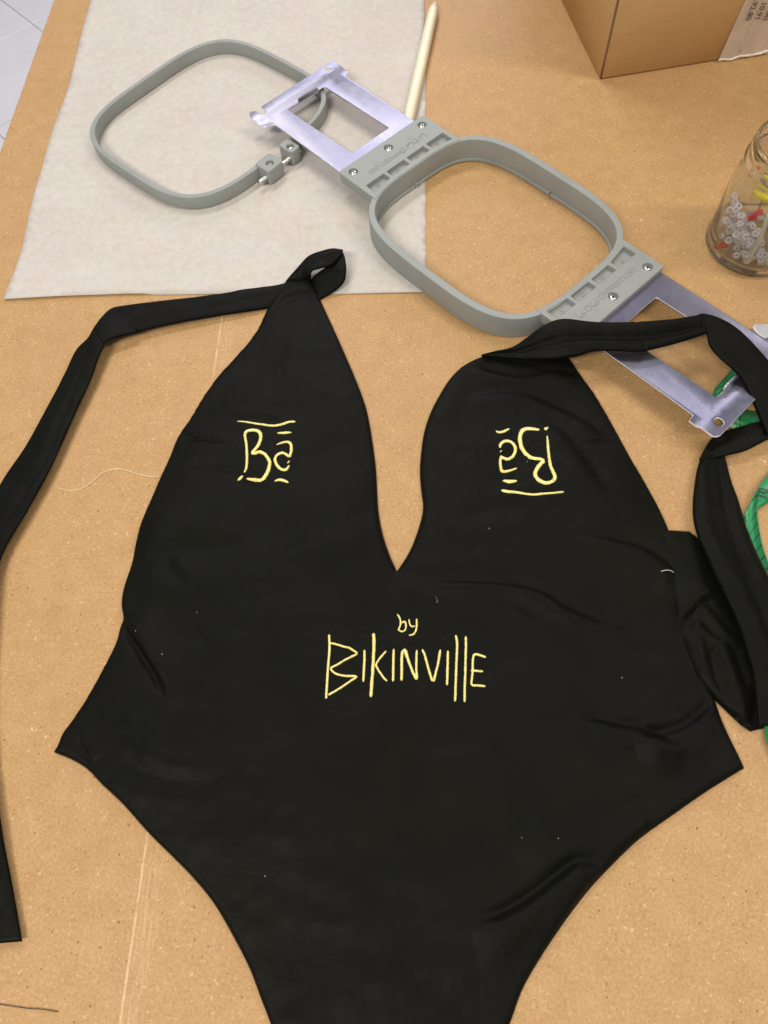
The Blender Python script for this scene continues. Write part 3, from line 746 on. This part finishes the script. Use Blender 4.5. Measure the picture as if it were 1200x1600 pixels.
rm = join_bm(rm, ribbon([(1262, 650, .012), (1235, 640, .010), (1200, 654, .008), (1160, 666, .007), (1125, 676, .006), (1108, 690, .006), (1092, 718, .006)],
                        [(1262, 672, .010), (1232, 676, .008), (1200, 687, .007), (1166, 704, .007), (1136, 712, .0065), (1120, 716, .006), (1097, 722, .005)], ret=True, n=50, seed=8, folds=((.0012, .5, .2, .2),)))
rm = join_bm(rm, ribbon([(1106, 694, .004), (1093, 720, .004), (1086, 750, .005), (1082, 795, .006), (1087, 830, .008), (1103, 870, .011), (1126, 920, .013), (1148, 965, .014), (1163, 1010, .014), (1174, 1050, .014), (1180, 1095, .013), (1184, 1137, .010)],
                        [(1128, 702, .004), (1134, 718, .005), (1143, 752, .005), (1154, 782, .006), (1166, 822, .008), (1182, 862, .010), (1204, 908, .012), (1222, 960, .012), (1238, 1010, .012), (1245, 1050, .012), (1250, 1085, .011), (1254, 1122, .008)], ret=True, n=120, m=22, seed=9, folds=((.0016, .30, .14, .3), (-.0012, .62, .1, -.2), (.0012, .86, .07, 0)), arch=.0007))
rst = from_bm('neck_strap', rm, FAB); reparent(rst, suit)

# back panel showing at the right
bkout = [(1030, 826), (1055, 827), (1079, 829), (1090, 838), (1102, 853), (1118, 885), (1150, 950), (1190, 1040), (1225, 1090), (1235, 1128), (1200, 1136), (1175, 1142), (1160, 1132), (1143, 1116), (1113, 1087), (1085, 1060), (1050, 980)]
BK = [tuple(P(a, b_, .003))[:2] for a, b_ in bkout]
BF = [([(1062, 985), (1085, 960), (1100, 945), (1112, 942)], 2.0, 8, 2.0, 1.8), ([(1160, 995), (1140, 985), (1120, 965), (1104, 940)], 1.6, 5, 2.0, 1.2), ([(1130, 1000), (1110, 985), (1092, 965)], 1.6, 7, 2.2, 2.2),
      ([(1175, 1120), (1160, 1060), (1140, 1010), (1125, 1000)], 1.6, 8, 2.5, 2.0), ([(1150, 1110), (1125, 1070), (1110, 1020), (1098, 985)], 1.8, 8, 3, 2.2), ([(1172, 1140), (1180, 1100), (1176, 1070)], 1.4, 6, 2, 2.0)]
_FWs = FW
def back_h(x, y, d):
    global FW
    keep = FW; FW = [(np.array([tuple(P(a, b_, .003))[:2] for a, b_ in [tuple(q) for q in catmull(pl, 5)]]), *r) for pl, *r in BF]
    f = fold_h(x, y); FW = keep
    return np.maximum(.0012 + .0025 * np.sqrt(np.clip(1 - (1 - np.clip(d / .003, 0, 1)) ** 2, 0, 1)) + .0016 * (1 - np.exp(-d / .012)) + .0008 * n1(x, y) * np.clip(d / .01, 0, 1) + f * np.clip(d / .004, 0, 1), .0012)
bk = grid_sheet(BK, .0018, back_h, .0008, 'back_panel', FAB); reparent(bk, suit)

# embroidery: satin stitches laid side by side over a padded stroke
def satin(px, wpx, name, parent, jit=.07, pitch=.00036, hh=.00055):
    """px: pixel path; wpx: stroke width in pixels at each path point"""
    pts = catmull([(a, b_, w) for (a, b_), w in zip(px, wpx)], 10)
    W3 = []
    for a, b_, w in pts:
        p = P(a, b_, .0062); W3.append((p.x, p.y, max(w, 1.0) * .00043))
    W3 = np.array(W3); s = np.concatenate([[0], np.cumsum(np.linalg.norm(np.diff(W3[:, :2], axis=0), axis=1))])
    n = max(4, int(s[-1] / pitch)); t = np.linspace(0, s[-1], n); X = np.interp(t, s, W3[:, 0]); Y_ = np.interp(t, s, W3[:, 1]); Wd = np.interp(t, s, W3[:, 2])
    # smooth height along the stroke
    Hs = np.array([surf(X[i], Y_[i]) for i in range(0, n, 3)]); Hh = np.interp(np.arange(n), np.arange(0, n, 3), Hs)
    V, F = [], []; K = 5
    for i in range(n):
        a = np.array([X[max(i - 2, 0)], Y_[max(i - 2, 0)]]); c = np.array([X[min(i + 2, n - 1)], Y_[min(i + 2, n - 1)]]); dr = c - a; dr /= (np.linalg.norm(dr) + 1e-9)
        nr = np.array([-dr[1], dr[0]]); w = Wd[i] / 2
        if i < 2 or i > n - 3: w *= .6
        wl = w * (1 + RNG.normal() * jit); wr = w * (1 + RNG.normal() * jit)
        rib = (.80, 1.0, 1.08, .95)[i % 4] + RNG.uniform(-.12, .12)
        sk = dr * .0001 * RNG.normal()
        for k in range(K):
            u = -1 + 2 * k / (K - 1); ww = wl if u < 0 else wr; e = math.sqrt(max(0, 1 - u * u * .94))
            p = np.array([X[i], Y_[i]]) + nr * u * ww + sk
            V.append((p[0], p[1], Hh[i] - .0003 + (hh + .0003) * e * rib * min(1.25, .5 + w / .0009)))
    for i in range(n - 1):
        for k in range(K - 1): F.append((i * K + k, (i + 1) * K + k, (i + 1) * K + k + 1, i * K + k + 1))
    base = len(V)
    # underside closes the stitch
    V += [(v[0], v[1], v[2] - .0008) for v in V]
    for i in range(n - 1):
        F.append((i * K, i * K + base, (i + 1) * K + base, (i + 1) * K)); F.append((i * K + K - 1, (i + 1) * K + K - 1, (i + 1) * K + K - 1 + base, i * K + K - 1 + base))
    return V, F
def stitched(name, strokes, parent, **kw):
    V, F = [], []
    for px, w in strokes:
        if isinstance(w, (int, float)): w = [w] * len(px)
        v, f = satin(px, w, name, parent, **kw); o = len(V); V += v; F += [tuple(i + o for i in q) for q in f]
    o = mesh_of(name, V, F, THR, None); reparent(o, parent); return o
c1 = lambda q: crop(q, 340, 620, 7.5)
k1 = 1 / 7.5
stitched('stitched_bar', [(c1([(232, 288), (350, 300), (500, 318), (640, 333), (730, 320), (830, 285), (908, 280)]), [2.0, 3.0, 3.8, 4.2, 4.2, 4.4, 3.6])], front)
stitched('stitched_letter', [
    (c1([(308, 880), (335, 820), (343, 700), (337, 560), (322, 450), (350, 402), (430, 392), (485, 412), (506, 462), (490, 540), (450, 600), (395, 665)]), [3, 4, 4.2, 4, 4.5, 5.4, 5.6, 5.8, 5.6, 5.2, 5.4, 5.0]),
    (c1([(395, 665), (440, 660), (500, 648), (560, 680), (605, 750), (602, 830), (560, 920), (510, 968), (420, 962), (335, 950)]), [4.5, 5.5, 5.2, 5.2, 5.4, 5.4, 6, 6.4, 5.6, 3.2])], front)
stitched('stitched_dot', [(c1([(232, 970), (262, 945), (292, 918)]), [2.6, 5, 3])], front)
stitched('stitched_bar', [(c1([(698, 425), (740, 420), (790, 415), (830, 413), (865, 412)]), [2, 4, 5.4, 4, 2])], front)
stitched('stitched_letter', [
    (c1([(692, 562), (770, 535), (835, 534), (862, 570), (862, 640), (845, 712)]), [2, 4, 4.6, 4.6, 4.4, 4.2]),
    (c1([(845, 712), (790, 668), (740, 660), (690, 690), (673, 740), (700, 805), (750, 848), (805, 848), (838, 805)]), [3.8, 4.6, 4.6, 4.6, 4.6, 4.6, 4.8, 4.8, 3.2])], front)
stitched('stitched_dot', [(c1([(815, 778), (832, 765), (842, 750)]), [2, 2.8, 2])], front)
stitched('stitched_bar', [(c1([(668, 988), (710, 975), (750, 975), (790, 990), (835, 1012)]), [2.2, 4.2, 5, 4.6, 2.4])], front)
c2 = lambda q: crop(q, 740, 640, 6.667)
stitched('stitched_bar', [(c2([(232, 212), (270, 228), (310, 222), (345, 205), (374, 190)]), [2.4, 4.4, 4.6, 4.4, 2.6])], front)
stitched('stitched_letter', [
    (c2([(272, 398), (285, 355), (330, 325), (385, 330), (425, 370), (437, 420), (410, 480), (360, 512), (315, 500), (288, 480)]), [3.4, 4.8, 5, 5, 5, 5, 5, 5, 4.6, 4]),
    (c2([(288, 478), (280, 530), (282, 590), (300, 640), (360, 636), (452, 608)]), [4.6, 4.2, 4.4, 5, 4.4, 2.4])], front)
stitched('stitched_dot', [(c2([(276, 440), (284, 432), (292, 424)]), [2, 3, 2])], front)
stitched('stitched_bar', [(c2([(300, 742), (340, 745), (375, 752), (410, 748), (452, 744)]), [3, 5.4, 7, 5, 3])], front)
stitched('stitched_bar', [(c2([(288, 848), (370, 862), (450, 868), (560, 882), (650, 885), (740, 878), (840, 876), (935, 870)]), [4.4, 5, 4.6, 4.4, 4.8, 3.8, 3.4, 2.8])], front)
stitched('stitched_letter', [
    (c2([(690, 212), (630, 200), (560, 192), (510, 215), (487, 265), (485, 320), (505, 400), (555, 465), (620, 510), (690, 520), (735, 542)]), [4, 6, 6.6, 6.6, 6.4, 6.4, 6.4, 6.4, 6.2, 6.2, 5]),
    (c2([(735, 542), (690, 580), (648, 640), (645, 700), (690, 752), (760, 778), (820, 760), (845, 715), (820, 650), (795, 590), (785, 500), (772, 380), (764, 282)]), [5, 6, 6.2, 6.2, 6.2, 6, 5.8, 5.6, 5.2, 4.8, 4.4, 4, 2.4])], front)
stitched('stitched_dot', [(c2([(735, 212), (755, 200), (776, 178)]), [4, 6, 3])], front)
c3 = lambda q: crop(q, 480, 940, 3.75)
w = 3.2
LET = [
    ([([(128, 192), (131, 250), (130, 300), (125, 360), (122, 400), (117, 480), (111, 570)], 3.4), ([(130, 243), (170, 250), (210, 262), (245, 270), (270, 285), (291, 303), (260, 322), (215, 345), (180, 368), (135, 392)], 3.0),
      ([(135, 395), (165, 422), (215, 435), (250, 436), (288, 440), (255, 465), (200, 502), (160, 528), (124, 548)], 3.0)]),
    ([([(335, 282), (335, 340), (332, 400), (329, 468)], 3.4)]),
    ([([(388, 183), (391, 240), (388, 320), (384, 400), (378, 480), (373, 560)], [4.6, 4.8, 4.4, 4.4, 4.4, 4.4]), ([(463, 287), (430, 325), (405, 365), (412, 392), (430, 420), (448, 445), (468, 466)], 3.0)]),
    ([([(507, 276), (505, 340), (504, 400), (503, 467)], 3.4)]),
    ([([(553, 462), (554, 400), (554, 340), (556, 288)], 3.8), ([(560, 284), (575, 290), (588, 330), (602, 370), (620, 415), (641, 455)], [5, 5.4, 4, 3.6, 3.6, 4]), ([(645, 455), (640, 400), (640, 340), (642, 283)], 3.2)]),
    ([([(674, 278), (688, 310), (702, 360), (716, 410), (734, 466)], 3.4), ([(742, 466), (752, 420), (765, 370), (773, 325), (780, 280)], 3.4)]),
    ([([(825, 284), (824, 340), (822, 410), (820, 487)], 3.4)]),
    ([([(871, 193), (879, 240), (876, 330), (873, 420), (870, 500), (867, 583)], 3.4)]),
    ([([(930, 200), (931, 260), (929, 340), (927, 430), (924, 500), (923, 587)], 3.4)]),
    ([([(1050, 321), (1015, 308), (983, 303), (973, 330), (971, 400), (967, 440), (966, 482), (1000, 487), (1046, 491)], 3.2), ([(960, 398), (990, 399), (1034, 404)], 3.0)]),
    ([([(528, 70), (543, 95), (547, 125), (540, 150), (536, 162), (555, 172), (575, 160), (578, 130), (570, 112), (552, 122)], 2.6)]),
    ([([(596, 98), (600, 125), (612, 142), (632, 138)], 2.4), ([(641, 95), (642, 130), (637, 165), (622, 188), (597, 195)], 2.8)]),
]
for st in LET: stitched('stitched_letter', [(c3(p), w_) for p, w_ in st], front, jit=.07)

# ---------------------------------------------------------------- threads and lint
def on_suit(a, b_, up=.0005):
    p = P(a, b_, .006); return (p.x, p.y, surf(p.x, p.y) + up)
th = from_bm('loose_thread', tube([tuple(P(a, b_, .0008)) for i, (a, b_) in enumerate([tuple(q) for q in catmull([(92, 762), (106, 766), (125, 764), (142, 754), (158, 740), (172, 734), (190, 733), (212, 739), (232, 744), (250, 744)], 6)])], .00016, 5), PALETH)
tag(th, 'fine pale yellow thread curling over the bare table left of the left cup', 'thread')
th = from_bm('loose_thread', tube([tuple(P(a, b_, .0006)) for a, b_ in [tuple(q) for q in catmull([(-20, 1567), (5, 1570), (40, 1575), (66, 1577), (91, 1581)], 5)]], .00020, 5), DKTH)
tag(th, 'short dark thread on the bare table at the bottom left corner', 'thread')
th = from_bm('loose_thread', tube([on_suit(a, b_) for a, b_ in [tuple(q) for q in catmull([(1031, 895), (1038, 893), (1046, 892), (1053, 894)], 4)]], .00022, 5), WTH)
tag(th, 'short white thread on the right side of the black swimsuit below the cup', 'thread')
th = from_bm('loose_thread', tube([on_suit(a, b_) for a, b_ in [tuple(q) for q in catmull([(680, 934), (683, 938), (682, 943), (685, 940)], 4)]], .00005, 5), WTH)
tag(th, 'tiny tangled grey thread on the black swimsuit just below the neckline point', 'thread')
lb = bmesh.new()
for a, b_ in [(213, 988), (254, 1024), (307, 957), (415, 1370), (815, 1310), (871, 1311), (970, 1062), (824, 723), (764, 828)]:
    p = on_suit(a, b_, .0002); r_ = random.uniform(.00018, .0003); an = random.uniform(0, 3)
    lb = join_bm(lb, tube([(p[0], p[1], p[2]), (p[0] + r_ * 3 * math.cos(an), p[1] + r_ * 3 * math.sin(an), p[2] + .0002)], r_ * .6, 4))
lint = from_bm('lint', lb, WTH); tag(lint, 'specks of pale lint scattered over the black swimsuit', 'lint', kind='stuff')

# ---------------------------------------------------------------- cardboard box
C0 = Vector((.1568, .619, 0)); ab = math.radians(11.2)
box = empty('cardboard_box', C0, ab)
tag(box, 'brown cardboard box with a taped label at the top right of the table', 'box')
BW, BD, BH = .34, .25, .20
bm = bmesh.new(); bmesh.ops.create_cube(bm, size=1)
for v in bm.verts: v.co = Vector(((v.co.x + .5) * BW, (v.co.y + .5) * BD, (v.co.z + .5) * BH + .0006))
bmesh.ops.bevel(bm, geom=[e for e in bm.edges], offset=.0016, segments=3, affect='EDGES')
from_bm('box_body', bm, CARD, box)
fl1 = extrude2d([rect(.001, BW - .001, .001, BD / 2 - .0005, .001)], BH + .0006, BH + .0036, .0008, 1)
fl1 = join_bm(fl1, extrude2d([rect(.001, BW - .001, BD / 2 + .0005, BD - .001, .001)], BH + .0006, BH + .0036, .0008, 1))
from_bm('lid_flap', fl1, CARD, box, False)
# corner seam of the box: slightly proud glued fold
seam = tube([(.0006, .0006, .002 + i * .02) for i in range(10)], .0009, 6); from_bm('corner_fold', seam, simple('dark_card_edge', (.20, .11, .045), .8), box)
def face_pt(px, py):
    """pixel -> (along, up) on the front face of the box"""
    d = RW @ np.array([px - 600., -(py - 800.), -FPX]); nrm = np.array([-math.sin(ab), math.cos(ab), 0]); o = np.array([0, 0, CAMH]); c = np.array(C0)
    t = ((c - o) @ nrm) / (d @ nrm); p = o + d * t - c; return (p @ np.array([math.cos(ab), math.sin(ab), 0]), p[2])
q0 = face_pt(1120, 95); q1 = face_pt(1164, 0)
sx = q1[0] - q0[0]; slope = sx / (q1[1] - q0[1])
lo = [(q0[0], .0004), (q0[0] + slope * .14, .14), (q0[0] + .085 + slope * .14, .14), (q0[0] + .085, .0004)]
nn = 26; V, F = [], []; ln = vnoise(31, 120)
for j in range(nn):
    for i in range(nn):
        s_, t_ = i / (nn - 1), j / (nn - 1); xx = q0[0] + slope * .14 * t_ + .085 * s_; zz = .0008 + .139 * t_
        V.append((xx, -.0007 - .0005 * abs(float(ln(xx, zz))) - .0006 * math.exp(-t_ * 14) * (1 + math.sin(xx * 900)), zz))
for j in range(nn - 1):
    for i in range(nn - 1): F.append((j * nn + i, j * nn + i + 1, (j + 1) * nn + i + 1, (j + 1) * nn + i))
lab = mesh_of('taped_label', V, F, LABEL, box)
edge = tube([(q0[0] + .0005 + .084 * i / 30, -.0018 + .0006 * math.sin(i * 1.3), .0012 + .0011 * (.5 + .5 * math.sin(i * .9 + 1)) + .0022 * (i / 30)) for i in range(31)], [.0008 + .0007 * (i / 30) for i in range(31)], 8)
from_bm('crinkled_tape_edge', edge, LFOIL, box)
from_bm('tape_seam', tube([(q0[0] + .0175 + slope * .135 * t / 20, -.0016, .006 + .128 * t / 20) for t in range(21)], .00035, 5), LFOIL, box)
for txt, (px, py) in (('3.92.80', (1166, 29)), ('10.91', (1180, 29)), ('(1M6)', (1194, 29)), ('3.06', (1207, 24))):
    a_, z_ = face_pt(px, py)
    me = text_mesh(txt, .0066, .00006, align='RIGHT'); tx = link('printed_lettering', me, INK, lab, False)
    # read from top to bottom
    tx.matrix_basis = Matrix.Translation((a_, -.0026, z_)) @ Matrix.Rotation(math.pi / 2, 4, 'X') @ Matrix.Rotation(-math.pi / 2 + -.06, 4, 'Z')

# ---------------------------------------------------------------- glass jar and what it holds
JC = Vector((.248, .425, 0))
jar = empty('glass_jar', JC)
tag(jar, 'clear glass jar of pins and beads standing at the right edge of the table', 'jar')
prof = [(0, .0016), (.027, .0014), (.0310, .0005), (.0338, .0008), (.0350, .0026), (.0352, .0050), (.0346, .0075), (.0339, .0092), (.0340, .020), (.0340, .048), (.0334, .056), (.0316, .0625), (.0305, .0655), (.0306, .0680), (.0322, .0692), (.0324, .0706), (.0308, .0722), (.0306, .0770), (.0312, .0785), (.0306, .0800), (.0306, .0835), (.0300, .0850), (.0288, .0850),
        (.0282, .0835), (.0282, .0660), (.0292, .0620), (.0312, .0555), (.0318, .048), (.0320, .0085), (.0312, .0052), (.0290, .0040), (.015, .0042), (0, .0046)]
jb = lathe(prof, 72); jg = from_bm('jar_glass', jb, GLASS, jar)
spots = []
for i in range(900):
    if len(spots) >= 66: break
    an = random.uniform(2.3, 4.9); rr = .0305 * math.sqrt(random.uniform(.0, 1)); x = rr * math.cos(an); y = rr * math.sin(an)
    if math.hypot(x, y) > .0288: continue
    hmax = .034 - .9 * max(0, x + .020); z = .0070
    if hmax < .010: continue
    z = random.uniform(.0068, max(.010, hmax - .003))
    if all((x - a) ** 2 + (y - b_) ** 2 + (z - c) ** 2 > .0040 ** 2 for a, b_, c in spots): spots.append((x, y, z))
pts_tor = lathe([(.00042 + .0011 + .0011 * math.cos(t * math.pi / 5), .00150 * math.sin(t * math.pi / 5)) for t in range(10)], 16, closed=True)
mt = bpy.data.meshes.new('bead'); pts_tor.to_mesh(mt); pts_tor.free(); mt.materials.append(PEARL)
sc_ = 1.05
for v in mt.vertices: v.co *= sc_
for p in mt.polygons: p.use_smooth = True
for i, (x, y, z) in enumerate(spots):
    o = bpy.data.objects.new('bead', mt); COL.objects.link(o); o.location = JC + Vector((x, y, z))
    o.rotation_euler = (random.uniform(.2, .9), random.uniform(-.45, .15), 0)
    tag(o, 'small pearly bead in the pile inside the glass jar', 'bead', 'pearly beads piled inside the glass jar')
def capsule(r, h): return lathe([(0, -h / 2 - r), (r * .7, -h / 2 - r * .7), (r, -h / 2), (r, h / 2), (r * .7, h / 2 + r * .7), (0, h / 2 + r)], 14)
for (x, y, z, r, h, rot, lab_, m_) in ((-.0275, -.010, .0085, .0020, .005, (.5, .9, 0), 'red plastic pin head at the foot of the glass jar, left of the beads', RED),
                                  (-.012, -.006, .0335, .0024, .008, (.3, .3, 0), 'red plastic pin head lying above the pile of beads in the jar', RED),
                                  (-.018, .008, .062, .0014, .001, (0, 0, 0), 'small dark red pin head near the rim inside the jar', RED),
                                  (-.014, -.006, .062, .0028, .007, (1.2, .9, 0), 'upper yellow plastic pin head inside the neck of the jar', YEL),
                                  (-.016, -.010, .053, .0026, .009, (1.3, 1.1, .4), 'lower yellow plastic pin head inside the neck of the jar', YEL),
                                  (.010, .004, .018, .0026, .008, (1.3, .3, .4), 'red plastic pin head at the back of the jar floor', RED)):
    o = from_bm('pin_head', capsule(r, h), m_); o.location = JC + Vector((x, y, z)); o.rotation_euler = rot; tag(o, lab_, 'pin head')
o = from_bm('needle', tube([JC + Vector(q) for q in ((-.004, .0, .012), (-.010, .004, .050), (-.0165, .0075, .078), (-.0195, .010, .094))], .0004, 6), simple('needle_steel', (.25, .24, .23), .3, 1.0)); tag(o, 'thin dark needle standing up out of the glass jar', 'needle')
cd = catmull([(-.012, -.022, .048), (-.012, -.025, .036), (-.012, -.0262, .024), (-.0125, -.0262, .014), (-.011, -.024, .0065), (-.004, -.020, .0062)], 8)
o = from_bm('cord', tube([JC + Vector(q) for q in cd], .0016, 8), CORD); tag(o, 'cream elastic cord hanging down inside the front of the glass jar', 'cord')

# ---------------------------------------------------------------- green tape measure
def tape_piece(Lp_, Rp_, n=80, flip=False):
    def rs(pl):
        w_ = np.array([tuple(P(a, b_, z)) for a, b_, z in pl]); w_ = np.array(catmull(w_, 8)); s = np.concatenate([[0], np.cumsum(np.linalg.norm(np.diff(w_, axis=0), axis=1))]); t = np.linspace(0, s[-1], n)
        return np.stack([np.interp(t, s, w_[:, i]) for i in range(3)], 1), s[-1]
    (a, la), (c, lc) = rs(Lp_), rs(Rp_)
    return a, c, (la + lc) / 2
tbm = bmesh.new(); uvl = tbm.loops.layers.uv.new('UVMap')
def add_tape(Lp_, Rp_, rev=False):
    a, c, L = tape_piece(Lp_, Rp_); n = len(a); top_, bot_ = [], []
    for i in range(n):
        top_.append((tbm.verts.new(a[i] + [0, 0, .0002]), tbm.verts.new(c[i] + [0, 0, .0002]))); bot_.append((tbm.verts.new(a[i] - [0, 0, .0002]), tbm.verts.new(c[i] - [0, 0, .0002])))
    for i in range(n - 1):
        for (r0, r1, k) in ((top_[i], top_[i + 1], 1), (bot_[i], bot_[i + 1], -1)):
            vs = [r0[0], r0[1], r1[1], r1[0]]; uv = [(i, 0), (i, 1), (i + 1, 1), (i + 1, 0)]
            f = tbm.faces.new(vs if k > 0 else vs[::-1]); uu = uv if k > 0 else uv[::-1]
            for lp, q in zip(f.loops, uu): lp[uvl].uv = (q[0] / n * L * 1000 * .75, (1 - q[1]) if rev else q[1])
        for s_ in (0, 1):
            f = tbm.faces.new((top_[i][s_], top_[i + 1][s_], bot_[i + 1][s_], bot_[i][s_]))
            for lp in f.loops: lp[uvl].uv = (0.0, .2)
add_tape([(1163, 804, .0045), (1160, 840, .003), (1166, 890, .002), (1185, 950, .002), (1194, 1040, .002), (1192, 1100, .002), (1197, 1155, .002), (1212, 1200, .002)],
         [(1185, 766, .0060), (1183, 800, .0045), (1191, 850, .003), (1203, 885, .002), (1222, 940, .002), (1230, 1040, .002), (1228, 1100, .002), (1233, 1150, .002), (1244, 1190, .002)])
add_tape([(1161, 806, .0035), (1172, 786, .004), (1184, 763, .006), (1200, 742, .006), (1230, 715, .006), (1262, 700, .006), (1275, 670, .002), (1240, 636, .0015), (1195, 642, .0015), (1165, 640, .0015), (1140, 626, .0015), (1139, 612, .0015), (1150, 585, .0015), (1175, 560, .0015)],
         [(1183, 797, .0015), (1192, 791, .0015), (1205, 783, .0015), (1230, 770, .0015), (1280, 755, .0015), (1320, 710, .0015), (1310, 650, .0015), (1250, 610, .0015), (1195, 668, .0015), (1150, 672, .0015), (1112, 640, .0015), (1115, 610, .0015), (1125, 598, .0015), (1150, 570, .0015)])
bmesh.ops.recalc_face_normals(tbm, faces=tbm.faces)
tp = empty('tape_measure', P(1190, 850)); tag(tp, 'green printed tape measure curling under the black strap at the right edge', 'tape measure')
tb_ = from_bm('tape', tbm, TAPE); reparent(tb_, tp)
for txt, px, py, z, rot, sz in (('10', 1192, 772, .0068, 1.25, .0085), ('7', 1165, 812, .0052, .5, .0055)):
    me = text_mesh(txt, sz, .0001); o = link('printed_digit', me, INK, None, False); p = P(px, py, z); o.location = p; o.rotation_euler = (0, 0, rot); reparent(o, tp)

# ---------------------------------------------------------------- pale steel plate at the right edge
pl_px = [(1176, 511), (1179, 506), (1240, 506), (1300, 520), (1290, 590), (1235, 560), (1200, 532), (1183, 521)]
bm = extrude2d([round_poly([tuple(P(a, b_, .0045))[:2] for a, b_ in pl_px], .0012, 3)], .0010, .0045, .0005, 2)
o = edge_split_smooth(from_bm('steel_plate', bm, PLATE), 30); tag(o, 'pale steel plate with a rounded corner beside the bracket at the right edge', 'metal plate')
